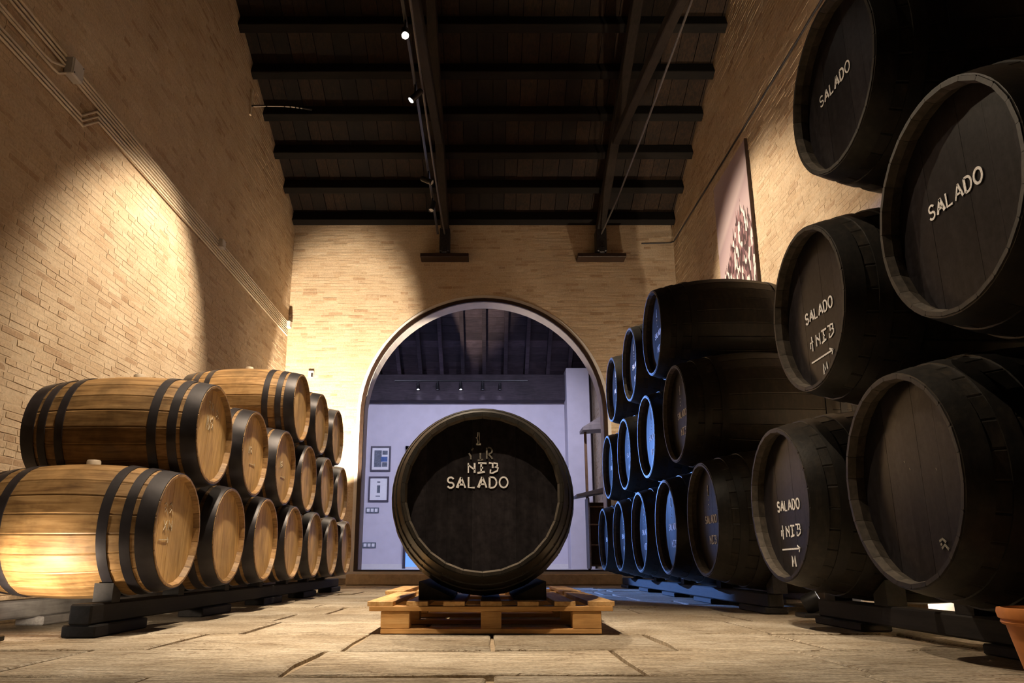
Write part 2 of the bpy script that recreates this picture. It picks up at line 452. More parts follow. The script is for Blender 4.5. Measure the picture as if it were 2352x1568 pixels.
t['label'] = 'thin white plaster band round the archway'
t = struct('trim_4', MB().box((AX, YB - .01, FL2 + .004), (2 * AR + .1, .06, .045)), M['frame_dark'])
t['label'] = 'dark threshold bar at the foot of the archway'
st = tag(MB().box((-.06, 11.42, .078), (4.06, .33, .156), .012).obj('stone_step', M['step']), 'long buff stone step in front of the archway', 'step')

# ------------------------------------------------------------------ floor of flagstones
fl = struct('floor', MB().box(((XL + XR) / 2, (YN + YB) / 2, -.07), (XR - XL + .8, YB - YN + .4, .1)), M['grout'])
def flagstones():
    rr = random.Random(5); rows = []; y = 1.7
    while y < 11.45:
        rows.append(y); y += rr.uniform(.42, .74)
    rows.append(11.6)
    lines = []
    jag = lambda: rr.uniform(-.048, .048)
    for a, b in zip(rows[:-1], rows[1:]):
        x = XL - rr.uniform(0, .4)
        while x < XR:
            wd = rr.uniform(.55, 1.1); x1 = min(x + wd, XR + .02); x0 = max(x, XL - .02)
            if x1 - x0 > .12:
                g = .0025
                # irregular six/eight-sided outline
                pts = [(x0 + g + abs(jag()) * .35, a + g + abs(jag()) * .3), ((x0 + x1) / 2 + jag() * 2, a + g + abs(jag()) * .55), (x1 - g - abs(jag()) * .35, a + g + abs(jag()) * .3),
                       (x1 - g - abs(jag()) * .5, (a + b) / 2 + jag()), (x1 - g - abs(jag()) * .35, b - g - abs(jag()) * .3), ((x0 + x1) / 2 + jag() * 2, b - g - abs(jag()) * .55),
                       (x0 + g + abs(jag()) * .35, b - g - abs(jag()) * .3), (x0 + g + abs(jag()) * .5, (a + b) / 2 + jag())]
                cx, cy = (x0 + x1) / 2, (a + b) / 2
                tx, ty = rr.uniform(-.007, .007), rr.uniform(-.007, .007); dz = rr.uniform(-.004, .001)
                top = []; n = len(pts); vs = []
                for (px, py) in pts: vs.append((px - cx, py - cy, -.022))
                for (px, py) in pts: vs.append((px - cx, py - cy, -.0045 + tx * (px - cx) + ty * (py - cy) + dz))
                for (px, py) in pts:
                    q = Vector((px - cx, py - cy)); l = q.length; q *= (l - .009) / l
                    vs.append((q.x, q.y, tx * q.x + ty * q.y + dz))
                fs = [tuple(range(2 * n, 3 * n))]
                for i in range(n):
                    j = (i + 1) % n
                    fs += [(i, j, n + j, n + i), (n + i, n + j, 2 * n + j, 2 * n + i)]
                link('flagstone', mesh_from('flagstone', vs, fs, M['stone']), fl, (cx, cy, 0))
            x += wd
flagstones()

# ------------------------------------------------------------------ ceiling: boards on purlins on trusses
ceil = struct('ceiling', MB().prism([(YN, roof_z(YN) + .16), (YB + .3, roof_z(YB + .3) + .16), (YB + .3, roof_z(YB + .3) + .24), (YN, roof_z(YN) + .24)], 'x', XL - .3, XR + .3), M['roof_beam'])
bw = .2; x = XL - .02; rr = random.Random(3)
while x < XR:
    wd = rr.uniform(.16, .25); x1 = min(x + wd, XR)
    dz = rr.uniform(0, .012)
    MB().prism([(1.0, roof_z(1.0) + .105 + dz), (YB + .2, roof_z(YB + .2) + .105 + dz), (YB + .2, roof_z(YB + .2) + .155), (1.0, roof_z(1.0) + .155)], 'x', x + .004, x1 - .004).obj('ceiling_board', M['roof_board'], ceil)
    x += wd
ang = math.atan(SLOPE)
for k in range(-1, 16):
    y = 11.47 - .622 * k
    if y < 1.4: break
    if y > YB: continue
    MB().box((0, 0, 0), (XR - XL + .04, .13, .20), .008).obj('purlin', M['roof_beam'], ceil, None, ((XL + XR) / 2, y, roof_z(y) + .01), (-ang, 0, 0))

def truss(x, label):
    t = thing('roof_truss', label, 'truss', (x, YB, 5.3), 0, 'timber and iron roof trusses')
    # local y = world y - YB, local z = world z - 5.3
    def P(y, z): return (0, y - YB, z - 5.3)
    ya, yb_ = 11.5, 1.6
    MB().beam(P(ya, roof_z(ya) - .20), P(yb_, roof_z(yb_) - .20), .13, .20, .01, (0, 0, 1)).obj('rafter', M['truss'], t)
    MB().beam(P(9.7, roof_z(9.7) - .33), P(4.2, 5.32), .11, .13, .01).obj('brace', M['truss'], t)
    MB().tube([P(11.35, 5.62), P(9.8, 5.46), P(8, 5.39), P(1.6, 5.33)], .013, 8).obj('tie_rod', M['rod'], t, .6)
    MB().box(P(11.46, 5.52), (.17, .26, .42), .012).obj('wall_post', M['iron'], t)
    MB().box(P(11.40, 5.33), (.09, .18, .10), .01).obj('foot_block', M['iron'], t)
    MB().box(P(11.47, 5.25), (.80, .24, .065), .006).obj('bearing_plate', M['frame_dark'], t)
    return t
truss(-.72, 'left roof truss carrying the row of spotlights')
truss(1.89, 'right roof truss with a thin iron tie rod')

# ------------------------------------------------------------------ track and its spotlights
TX, TZ = -.80, 5.40
tr = tag(MB().box((0, 0, 0), (.035, 9.2, .03), .004).obj('light_track', M['black_plastic'], None, None, (TX, 6.3, TZ + .02)), 'black lighting track running along the left roof truss', 'light track')
def spot_lamp(name, label, loc, target, power, col, angle, blend=.5, lens='lens_off', group=None, size=1.0, radius=.03, stem=True, drop=.13):
    """a small cylinder spotlight on a bracket; its own lamp shines out of the lens"""
    d = (Vector(target) - Vector(loc)).normalized()
    t = thing(name, label, 'spotlight', loc, 0, group)
    q = d.to_track_quat('Z', 'Y').to_euler()
    s = size
    hs = MB().lathe([(.0, -.11 * s), (.030 * s, -.11 * s), (.036 * s, -.095 * s), (.036 * s, .045 * s), (.041 * s, .05 * s), (.041 * s, .07 * s), (.034 * s, .07 * s), (.032 * s, .055 * s), (0, .055 * s)], 20).obj('housing', M['black_plastic'], t, .6, (0, 0, 0), q)
    MB().lathe([(.0, .058 * s), (.032 * s, .058 * s), (.031 * s, .063 * s), (0, .066 * s)], 20).obj('lens', M[lens], hs, .6)
    if stem:
        MB().box((0, 0, drop / 2 + .02), (.02 * s, .05 * s, drop), .003).obj('bracket', M['black_plastic'], t)
    l = bpy.data.lights.new('lamp_light', 'SPOT'); l.energy = power; l.color = col; l.spot_size = math.radians(angle); l.spot_blend = blend; l.shadow_soft_size = radius
    lo = bpy.data.objects.new('lamp_light', l); COL.objects.link(lo); lo.parent = t
    lo.location = d * (.09 * s); lo.rotation_euler = d.to_track_quat('-Z', 'Y').to_euler()
    return t
LY = TZ - .13
G = 'spotlights on the left truss track'
#            y    target                 power angle lens
for nm, y, tg, pw, an, ln, col in [
    ('track spotlight pointing at the cask on the pallet', 1.75, (-.03, 3.7, .6), 1150, 38, 'lens_off', SOFTW),
    ('track spotlight added out of view to brighten the floor right of the pallet', 2.7, (.85, 3.0, 0), 480, 52, 'lens_off', SOFTW),  # unseen lamp, added to lift the floor brightness on the right
    ('track spotlight above the nearest oak barrel', 3.3, (-1.6, 3.95, .8), 840, 46, 'lens_off', SOFTW),
    ('track spotlight above the gap between pallet and oak barrels', 4.5, (-1.55, 5.1, .8), 800, 46, 'lens_off', SOFTW),
    ('track spotlight added out of view, just in front of the glaring one', 5.4, (-1.55, 6.6, .8), 800, 46, 'lens_off', SOFTW),  # added above the view to cover the middle oak barrel heads
    ('track spotlight glaring towards the viewer', 6.1, (-.1, 2.5, 0), 650, 50, 'lens_warm', SOFTW),
    ('lit track spotlight below the glaring one', 7.1, (-3.29, 6.6, 2.2), 1300, 56, 'lens_warm', SOFTW),
    ('track spotlight turned to the right with a bright rim', 8.95, (3.15, 7.9, 3.0), 1300, 58, 'lens_off', SOFTW),
    ('track spotlight nearest the brick archway wall', 9.7, (-1.6, 8.2, .8), 720, 46, 'lens_off', SOFTW)]:
    spot_lamp('track_spotlight', 'black ' + nm, (TX, y, LY), tg, pw, col, an, .6, ln, G)

# ------------------------------------------------------------------ floor uplights hidden behind the barrel rows
def uplight(label, loc, target, power, angle, col=SOFTW, blend=.5):
    t = thing('floor_uplight', label, 'floor light', loc, 0, 'floor uplights behind the barrels')
    d = (Vector(target) - Vector(loc)).normalized(); q = d.to_track_quat('Z', 'Y').to_euler()
    MB().box((0, 0, .012), (.16, .16, .024), .004).obj('base', M['black_plastic'], t)
    hs = MB().lathe([(0, -.05), (.05, -.05), (.058, -.03), (.058, .05), (.05, .05), (.048, .035), (0, .035)], 20).obj('housing', M['black_plastic'], t, .6, (0, 0, .085), q)
    MB().lathe([(0, .038), (.048, .038), (.046, .042), (0, .043)], 20).obj('lens', M['lens_warm'], hs, .6)
    l = bpy.data.lights.new('lamp_light', 'SPOT'); l.energy = power; l.color = col; l.spot_size = math.radians(angle); l.spot_blend = blend; l.shadow_soft_size = .04
    lo = bpy.data.objects.new('lamp_light', l); COL.objects.link(lo); lo.parent = t
    lo.location = Vector((0, 0, .085)) + d * .11; lo.rotation_euler = d.to_track_quat('-Z', 'Y').to_euler()
uplight('floor uplight beside the nearest oak barrel', (-2.12, 3.22, .0), (-2.02, 3.9, .35), 38, 100, SOFTW)
uplight('floor uplight beside the left wall near the arch wall', (-2.90, 10.3, 0), (-3.25, 10.7, 3.0), 330, 60, SOFTW, .8)
uplight('floor uplight behind the last oak barrel, aimed at the arch wall', (-2.78, 9.0, 0), (-2.55, 11.6, 2.75), 3600, 41, SOFTW, .32)
uplight('floor uplight behind the right casks at the arch wall corner', (2.70, 10.5, 0), (2.25, 11.6, 3.5), 420, 52, SOFTW, .7)
uplight('floor uplight at the gap between the right cask stacks', (1.98, 4.72, 0), (2.9, 4.3, .5), 320, 110, SOFTW, .7)
uplight('floor uplight behind the far right stack', (2.97, 7.2, 0), (3.10, 7.6, 3.6), 600, 60, SOFTW, .8)
uplight('floor uplight behind the nearest black casks', (2.95, 3.0, 0), (3.08, 3.9, 2.4), 700, 120, SOFTW, .7)

# ------------------------------------------------------------------ barrels
class Kind: pass
def make_kind(L, Rb, Rc, th, n, depth, hoops, mats, nboards, expo=2.0):
    k = Kind(); k.L, k.Rb, k.Rc, k.th, k.n, k.depth, k.mats = L, Rb, Rc, th, n, depth, mats
    prof = lambda x: Rb - (Rb - Rc) * (abs(2 * x / L)) ** expo
    k.prof = prof
    st = sorted(set([-L / 2, -L / 2 + .03, -L / 2 + depth + .02] + [-L / 2 + L * i / 10 for i in range(1, 10)] + [L / 2 - depth - .02, L / 2 - .03, L / 2]))
    vs = []; fs = []
    a = PI / n
    for x in st:
        r = prof(x); e = L / 2 - abs(x)
        ri = r - (th * .45 if e < .001 else th)
        g = .0007 / r; ch = .006 / r
        for (an, rad) in ((-(a - g), r - .0025), (-(a - g - ch), r), ((a - g - ch), r), ((a - g), r - .0025), ((a - g), ri), (-(a - g), ri)):
            vs.append((x, rad * math.sin(an), rad * math.cos(an)))
    m = 6
    for i in range(len(st) - 1):
        for j in range(m):
            p = i * m + j; q = i * m + (j + 1) % m
            fs.append((p, q, q + m, p + m))
    fs += [tuple(reversed(range(m))), tuple(range(len(vs) - m, len(vs)))]
    ns = len(st) - 1
    mi = [1 if (j == 4 and (i < 2 or i >= ns - 2)) else 0 for i in range(ns) for j in range(m)] + [0, 0]
    me = mesh_from('stave', vs, fs, [mats['stave'], mats.get('chime', mats['stave'])], None, mi)
    bm = bmesh.new(); bm.from_mesh(me); bmesh.ops.recalc_face_normals(bm, faces=bm.faces); bm.to_mesh(me); bm.free()
    me.polygons.foreach_set('use_smooth', [True] * len(me.polygons)); me.set_sharp_from_angle(angle=.35)
    k.stave = me
    k.hoops = []
    for sgn in (1, -1):
        for (d0, wd) in hoops:
            x0 = L / 2 - d0; x1 = x0 - wd; pr = []
            for t in (0, .5, 1):
                x = x0 + (x1 - x0) * t; pr.append((prof(x) + .0045, sgn * x))
            for t in (1, .5, 0):
                x = x0 + (x1 - x0) * t; pr.append((prof(x) - .004, sgn * x))
            k.hoops.append(MB().lathe(pr, 56, 'x', (0, 0, 0), True).mesh('hoop', mats['hoop'], .7))
    # head boards: vertical strips of the disc
    rh = prof(L / 2 - depth) - th + .003; xh = L / 2 - depth
    k.rh, k.xh = rh, xh; k.boards = []
    ed = [-rh + 2 * rh * i / nboards + (0 if i in (0, nboards) else R.uniform(-.012, .012)) for i in range(nboards + 1)]
    for y0, y1 in zip(ed[:-1], ed[1:]):
        y0 += .0003; y1 -= .0003; N = 6; up = []
        for i in range(N + 1):
            y = y0 + (y1 - y0) * i / N; up.append((y, math.sqrt(max(0, rh * rh - y * y))))
        poly = [(y, -z) for y, z in up] + [(y, z) for y, z in reversed(up)]
        k.boards.append(MB().prism(poly, 'x', xh - .022, xh + R.uniform(-.0006, .0006)).mesh('head_board', mats['head']))
    k.backhead = MB().lathe([(0, -xh), (rh, -xh), (rh, -xh + .022), (0, -xh + .022)], 40, 'x').mesh('back_head', mats['head'])
    k.bung = MB().lathe([(0, .022), (.030, .022), (.034, .016), (.034, -.03), (0, -.03)], 16).mesh('bung', M['bung'], .6)
    return k

# ---- chalk lettering drawn as strokes in a unit box (x right, y up)
def arc(cx, cy, rx, ry, a0, a1, n=8):
    return [(cx + rx * math.cos(math.radians(a0 + (a1 - a0) * i / n)), cy + ry * math.sin(math.radians(a0 + (a1 - a0) * i / n))) for i in range(n + 1)]
GLY = {
    'S': [arc(.5, .74, .36, .26, 20, 250, 8)[0:] + arc(.5, .25, .38, .26, 70, -160, 8)],
    'A': [[(0, 0), (.5, 1)], [(.5, 1), (1, 0)], [(.2, .33), (.8, .33)]],
    'L': [[(.1, 1), (.1, 0), (.85, 0)]],
    'D': [[(.08, 0), (.08, 1)], [(.08, 1), (.4, 1)] + arc(.4, .5, .52, .5, 85, -85, 10) + [(.4, 0), (.08, 0)]],
    'O': [arc(.5, .5, .5, .5, 0, 360, 18)],
    'N': [[(.1, 0), (.1, 1)], [(.1, .8), (.85, .3)], [(.85, 0), (.85, 1)]],
    'E': [[(.0, 1), (1, .97)], [(.35, .97), (.35, .1)], [(.3, .52), (.6, .52)], [(-.1, 0), (.8, .12)]],
    'B': [[(0, 1), (.45, .97), (.45, .5)], [(.55, 1), (1, .95), (1, .7), (.72, .6), (1.1, .5), (1.0, .22), (.45, 0), (.15, 0), (.2, .35)]],
    '1': [[(.5, 0), (.5, 1)], [(.58, 0), (.58, 1)], [(.2, 0), (.85, 0)], [(.2, .5), (.42, .62), (.42, .3)]],
    'M': [[(.05, 0), (.1, 1), (.45, .35), (.8, 1), (.95, 0)]],
    'R': [[(.1, 0), (.1, 1)], arc(.35, .72, .5, .28, 100, -100, 8), [(.3, .45), (.9, 0)]],
    'Y': [[(0, .5), (.3, .2), (.3, -.1)], [(.4, .75), (.7, 1)]],
    'I': [[(.5, 0), (.5, .7)], [(.1, 0), (.9, .06)]],
    '+': [[(.5, -.2), (.5, 1.1)], [(.1, .1), (.1, .6), (.75, .6)]],
    ':': [[(.4, .75), (.4, .9)], [(.4, .3), (.4, .45)], [(.4, -.1), (.4, .05)]],
    '>': [[(0, .45), (3.2, .55)], [(2.75, .95), (3.2, .55), (3.0, .05)]],
    '~': [[(0, .8), (.4, 1), (.8, .7)], [(.2, .2), (.6, .5), (1.0, .1)], [(.1, .5), (.3, .6)]],
    'X': [[(0, 1), (.9, 0)], [(.1, 0), (.85, .95)]],
    '.': [[(.45, .0), (.55, .05)]],
}
def chalk_mesh(lines, mat, lw=.0075):
    """lines: (text, centre_x, centre_y, height, width) in head coordinates, x to the viewer's right"""
    rr = random.Random(len(lines) * 31 + int(abs(lines[0][2]) * 1000)); vs = []; fs = []
    for (txt, cx, cy, hh, ww) in lines:
        n = len(txt); cell = ww / n
        for i, chh in enumerate(txt):
            gx = cx - ww / 2 + cell * i + cell * .1; gw = cell * .78
            jy = rr.uniform(-.03, .03) * hh
            for pl in GLY.get(chh, []):
                P = [Vector((gx + gw * a, cy + hh * (b - .5) + jy)) for a, b in pl]
                wdt = lw * rr.uniform(.8, 1.2) * (1.45 if chh in 'ALD' and len(P) == 2 and abs(P[0].y - P[1].y) > .3 * hh and rr.random() < .6 else 1)
                ring = []
                for j, p in enumerate(P):
                    d = (P[min(j + 1, len(P) - 1)] - P[max(j - 1, 0)]).normalized(); nn = Vector((-d.y, d.x)) * wdt / 2
                    ring.append((p + nn, p - nn))
                b = len(vs)
                for (p, q) in ring:
                    # x right for the viewer = local +y (front face looks to +x)
                    for h in (.0005, .0024): vs.append((h, p.x, p.y)); vs.append((h, q.x, q.y))
                for j in range(len(ring) - 1):
                    o = b + 4 * j
                    fs += [(o + 2, o + 3, o + 7, o + 6), (o, o + 2, o + 6, o + 4), (o + 3, o + 1, o + 5, o + 7)]
    me = mesh_from('chalk_lettering', vs, fs, mat)
    bm = bmesh.new(); bm.from_mesh(me); bmesh.ops.recalc_face_normals(bm, faces=bm.faces); bm.to_mesh(me); bm.free()
    return me

def barrel(k, name, label, cat, group, axis_pt, rotz, roll=0, text=None, bung=True):
    x, y, z = axis_pt
    t = thing(name, label, cat, (x, y, z - k.Rb), rotz, group)
    for i in range(k.n): link('stave', k.stave, t, (0, 0, k.Rb), (roll + 2 * PI * (i + .5) / k.n, 0, 0))
    for me in k.hoops: link('hoop', me, t, (0, 0, k.Rb))
    for me in k.boards: link('head_board', me, t, (0, 0, k.Rb), (roll, 0, 0))
    link('back_head', k.backhead, t, (0, 0, k.Rb))
    if bung: link('bung', k.bung, t, (0, 0, 2 * k.Rb))
    for (lines, mat, lw) in (text or []):
        for ln in lines:
            link('chalk_lettering', chalk_mesh([ln], M[mat], lw), t, (k.xh + .0012, 0, k.Rb))['label'] = 'white chalk lettering' if mat == 'chalk' else 'faint chalk marks'
    return t

CASK = make_kind(1.30, .492, .38, .032, 26, .068, [(.004, .075), (.125, .05), (.245, .05)], dict(stave=M['cask'], hoop=M['cask_hoop'], head=M['cask_head'], chime=M['chime']), 7)
OAK = make_kind(.95, .3325, .280, .025, 22, .030, [(.004, .078), (.104, .045), (.205, .045)], dict(stave=M['oak'], hoop=M['hoop'], head=M['oak_head']), 7)

SAL = lambda cx=0, cy=0, h=.05, w=.30: ('SALADO', cx, cy, h, w)
T_ONE = [([SAL(-.03, .035)], 'chalk', .008)]
def t_four(o): return [([SAL(o, -.005, .05, .30), ('+', o - .098, -.135, .055, .065), ('NEB', o + .033, -.135, .055, .195), ('>  ', o + .0, -.225, .035, .27), ('M', o + .01, -.285, .05, .06)], 'chalk', .008)]
T_THREE = [([('1', -.03, .20, .07, .05), (':', -.03, .11, .07, .04), SAL(-.01, -.0, .05, .27), ('NEB', .01, -.14, .055, .16)], 'chalk', .008)]
T_MARK = [([('.', -.02, .05, .02, .03), ('.', -.05, .08, .02, .03), ('.', .14, .03, .02, .03), ('~', .12, -.235, .04, .06)], 'chalk_faint', .008)]
def o_(n): return ('first', 'second', 'third', 'fourth', 'fifth', 'sixth', 'seventh', 'eighth')[n]

# central cask
XC, YC, ZC = -.026, 3.50 + .65, .639
barrel(CASK, 'wine_cask', 'black cask lettered SALADO lying on the wooden pallet', 'cask', None, (XC, YC, ZC), -PI / 2, 0,
       [([('1', -.02, .268, .058, .045), ('NEB', .0, .122, .048, .155), SAL(-.025, .054, .05, .305)], 'chalk', .0078), ([('Y', -.05, .195, .05, .04), ('I', -.01, .185, .05, .045), ('R', .035, .195, .055, .045)], 'chalk_faint', .007)])

# right stacks: heads at X = 1.48
XH = 1.482; RX = XH + .65
Z1, Z2, Z3 = .612, 1.468, 2.335
GN, GF = 'black casks stacked nearest on the right', 'black casks stacked on the right by the arch'
near = [(1.57, Z1, 'black cask at the right edge, bottom row, nearest the viewer', T_MARK),
        (2.69, Z1, 'big black cask without lettering, bottom row beside the terracotta pot', T_MARK),
        (3.83, Z1, 'black cask lettered SALADO, bottom row, above the far end of the near rail', t_four(-.03)),
        (2.20, Z2, 'black cask lettered only SALADO, middle row at the right edge', T_ONE),
        (3.27, Z2, 'black cask lettered SALADO with an arrow, middle row below the topmost cask', t_four(-.01)),
        (2.80, Z3, 'topmost black cask lettered only SALADO, upper right corner', [([SAL(-.08, .055)], 'chalk', .008)])]
for y, z, lb, tx in near:
    barrel(CASK, 'wine_cask', lb, 'cask', GN, (RX, y, z), PI, 0, tx, bung=False)
for row, zz, ys in (('bottom', Z1, (5.21, 6.30, 7.42, 8.57, 9.75)), ('middle', Z2, (5.78, 6.88, 8.04, 9.17)), ('top', Z3, (6.40, 7.50, 8.66))):
    for i, y in enumerate(ys):
        fromarch = len(ys) - 1 - i
        barrel(CASK, 'wine_cask', 'black cask, %s from the archway, %s row of the far right stack' % (o_(fromarch), row), 'cask', GF, (RX, y, zz), PI, 0, T_THREE, bung=False)

# left stack: heads at X = -1.565
LXH = -1.565; LX = LXH - .475
LZ1, LZ2, LZ3 = .479, 1.032, 1.585
GL = 'oak barrels stacked along the left wall'
TM1 = [([('~~', -.08, .10, .06, .12), ('XN', -.07, .02, .05, .12), ('>  ', -.10, -.05, .03, .13)], 'chalk_oak', .004)]
TM2 = [([('~X', -.03, .16, .05, .10), ('~', .07, .13, .05, .06), ('MX~', -.03, .06, .08, .11)], 'chalk_oak', .004)]
TM3 = [([('N~', -.04, .02, .05, .08), ('>', -.03, -.07, .02, .05)], 'chalk_oak', .004)]
for row, zz, ys in (('bottom', LZ1, [3.82 + .766 * i for i in range(7)]), ('middle', LZ2, [4.203 + .766 * i for i in range(6)]), ('top', LZ3, [6.118 + .766 * i for i in range(3)])):
    for i, y in enumerate(ys):
        fromarch = len(ys) - 1 - i
        tx = {('bottom', 0): TM1, ('middle', 0): TM2, ('middle', 1): TM3, ('middle', 2): TM3}.get((row, i))
        barrel(OAK, 'oak_barrel', 'oak barrel with black hoops, %s from the archway, %s row of the left stack' % (o_(fromarch), row), 'barrel', GL, (LX, y, zz), 0, R.uniform(-.12, .12), tx)

# ------------------------------------------------------------------ barrel rails and chocks
def rail(name, label, x, y0, y1, top, mat, group):
    L = y1 - y0
    t = thing(name, label, 'rail', (x, y0, 0), 0, group)
    MB().box((0, L / 2, top - .045), (.10, L, .09), .008).obj('beam', M[mat], t)
    n = max(2, int(L / 1.0)); 
    for i in range(n):
        yy = .26 + (L - .52) * i / (n - 1)
        MB().box((0, yy, (top - .09) / 2), (.15, .52, top - .09), .006).obj('foot_plank', M[mat], t)
GR = 'timber rails under the barrels'
rail('barrel_rail', 'black timber front rail under the oak barrels', -1.80, 3.42, 9.0, .142, 'rail', GR)
rail('barrel_rail', 'pale grey rear rail under the oak barrels', -2.42, 3.0, 9.0, .135, 'rail_rear', GR)
rail('barrel_rail', 'black front rail under the nearest black casks', 1.86, .9, 4.24, .128, 'rail', GR)
rail('barrel_rail', 'pale grey rear rail under the nearest black casks', 2.46, .9, 4.24, .128, 'rail_rear', GR)
rail('barrel_rail', 'black front rail under the far right stack', 1.86, 4.98, 10.3, .128, 'rail', GR)
rail('barrel_rail', 'pale grey rear rail under the far right stack', 2.46, 4.98, 10.3, .128, 'rail_rear', GR)
def chock(x, y, sgn, top, Rb, zc, label, group):
    """small wedge on the rail against the barrel's flank; sgn is the side along Y"""
    off = Rb * .60; h = zc - math.sqrt(Rb * Rb - off * off) - top
    h0 = zc - math.sqrt(Rb * Rb - (off * .72) ** 2) - top
    p = [(0, 0), (sgn * off * .42, 0), (sgn * off * .42, h * 1.05), (sgn * off * .28, h * .86), (0, h0 * .80)]
    if sgn < 0: p = p[::-1]
    tag(MB().prism(p, 'x', -.045, .045).obj('wooden_chock', M['rail'], None, None, (x, y + sgn * off * .72, top)), label, 'chock', group)
for i, y in enumerate([3.82 + .766 * i for i in range(7)]):
    chock(-1.80, y, -1, .140, .320, LZ1, 'dark wooden chock under the near side of the %s oak barrel from the archway' % o_(6 - i), 'chocks under the oak barrels')
for i, y in enumerate((2.69, 3.83)):
    for s in (-1, 1):
        chock(1.86, y, s, .128, .468, Z1, 'dark chock on the %s side of the %s' % ('far' if s > 0 else 'near', ('big unlettered cask', 'cask at the near rail end')[i]), 'chocks under the black casks')
for i, y in enumerate((5.21, 6.30, 7.42, 8.57, 9.75)):
    chock(1.86, y, -1, .128, .468, Z1, 'dark wooden chock under the near side of the %s bottom cask from the archway' % o_(4 - i), 'chocks under the black casks')

# ------------------------------------------------------------------ pallets and the cradle of the central cask
def pallet(label, x0, x1, y0, y1, ndeck, rotz=0):
    wx, wy = x1 - x0, y1 - y0
    t = thing('wooden_pallet', label, 'pallet', ((x0 + x1) / 2, (y0 + y1) / 2, 0), rotz, 'pallets in the middle of the floor')
    bw_ = wx - .13
    for yy in (-wy / 2 + .05, 0, wy / 2 - .05):
        MB().box((0, yy, .011), (bw_, .10, .022), .002).obj('bottom_board', M['pallet'], t)
        for xx, bwid in ((-bw_ / 2 + .067, .134), (0, .096), (bw_ / 2 - .067, .134)):
            MB().box((xx, yy, .061), (bwid, .10, .078), .003).obj('block', M['pallet'], t)
        MB().box((0, yy, .111), (wx - .02, .11, .022), .002).obj('stringer_board', M['pallet'], t)
    xs = [-wx / 2 + .06 + (wx - .12) * i / (ndeck - 1) for i in range(ndeck)]
    for i, xx in enumerate(xs):
        MB().box((xx, 0, .133), ((.12 if i in (0, ndeck - 1) else .10), wy, .022), .002).obj('deck_board', M['pallet_y'], t)
pallet('pine pallet carrying the central black cask', -.565, .595, 3.62, 4.80, 7)
pallet('second pine pallet, mostly hidden behind the central cask', -.66, .60, 4.95, 6.0, 7)
def cradle(sgn, label):
    x = sgn * .235
    zz = lambda xx: ZC - math.sqrt(.500 ** 2 - (xx) ** 2)
    p = [(-.085, .0), (.075, .0), (.075, zz(.235 + .06) - .149), (-.085, zz(.235 - .085) - .149)]
    p = [(sgn * a, b) for a, b in p]
    tag(MB().prism(p, 'y', -.36, .36).obj('cask_cradle', M['rail'], None, None, (XC + x, YC - .05, .145)), label, 'cradle', 'cradle wedges of the central cask')
cradle(-1, 'dark timber wedge under the left flank of the central cask')
cradle(1, 'dark timber wedge under the right flank of the central cask')

# ------------------------------------------------------------------ terracotta pot
t = thing('terracotta_pot', 'orange terracotta pot on the floor at the right edge', 'plant pot', (1.565, 2.15, 0))
MB().lathe([(0, .0), (.075, .0), (.08, .004), (.112, .150), (.120, .152), (.124, .158), (.122, .166), (.128, .170), (.131, .185), (.128, .197), (.118, .198), (.112, .18), (.105, .13), (0, .13)], 40).obj('pot', M['terracotta'], t, .5)
MB().lathe([(0, .148), (.108, .145)], 24).obj('soil', M['soil'], t)

# ------------------------------------------------------------------ left wall: conduits and boxes
PXW = XL + .022
def conduit(label, pts, r=.0100):
    tag(MB().tube([(PXW, y, z) for y, z in pts], r, 8).obj('electrical_conduit', M['pipe'], None, .7), label, 'conduit', 'conduits on the left brick wall')
for nm, z in (('topmost', 4.125), ('second from top', 4.085), ('third from top', 4.045)):
    conduit('%s beige conduit ending at the large junction box' % nm, [(2.6, z), (4.94, z)])
conduit('beige conduit bending up into the large junction box from below', [(2.6, 3.915), (4.80, 3.915), (4.88, 3.925), (4.98, 4.0)])
conduit('beige conduit just above the one that bends into the large box', [(2.6, 3.945), (4.70, 3.945), (4.78, 3.955), (4.93, 4.025)])
conduit('third lowest beige conduit at the left edge, jogging upward', [(2.6, 3.80), (5.24, 3.80), (5.44, 3.97), (11.5, 3.97)])
conduit('second lowest beige conduit at the left edge, jogging upward', [(2.6, 3.765), (5.26, 3.765), (5.46, 3.935), (11.5, 3.935)])
conduit('lowest beige conduit at the left edge, jogging upward', [(2.6, 3.73), (5.28, 3.73), (5.48, 3.90), (11.5, 3.90)])
for nm, z, y0 in (('highest', 4.115, 5.12), ('second highest', 4.08, 5.12), ('third highest', 4.045, 5.12), ('fourth highest', 4.01, 5.02)):
    conduit('%s beige conduit running from the large box to the arch wall' % nm, [(y0, z - .0), (5.3, z), (11.5, z)])
def junction(label, y, z, s):
    t = thing('junction_box', label, 'junction box', (XL + .006, y, z), 0, 'junction boxes on the left wall')
    MB().box((.035, 0, 0), (.07, s, s), .008).obj('housing', M['box'], t)
    cv = MB().box((.073, 0, 0), (.006, s * .9, s * .9), .002).obj('cover', M['box'], t)
    for a in (-1, 1):
        MB().lathe([(0, .076), (.006, .076), (.006, .079), (0, .079)], 8, 'x', (0, a * s * .36, a * s * .36)).obj('screw', M['iron'], cv)
junction('large pale junction box, nearest on the left wall', 5.03, 4.06, .15)
junction('small pale junction box halfway along the left wall', 8.33, 4.075, .11)
junction('small pale junction box in the corner by the arch wall', 11.46, 4.075, .11)
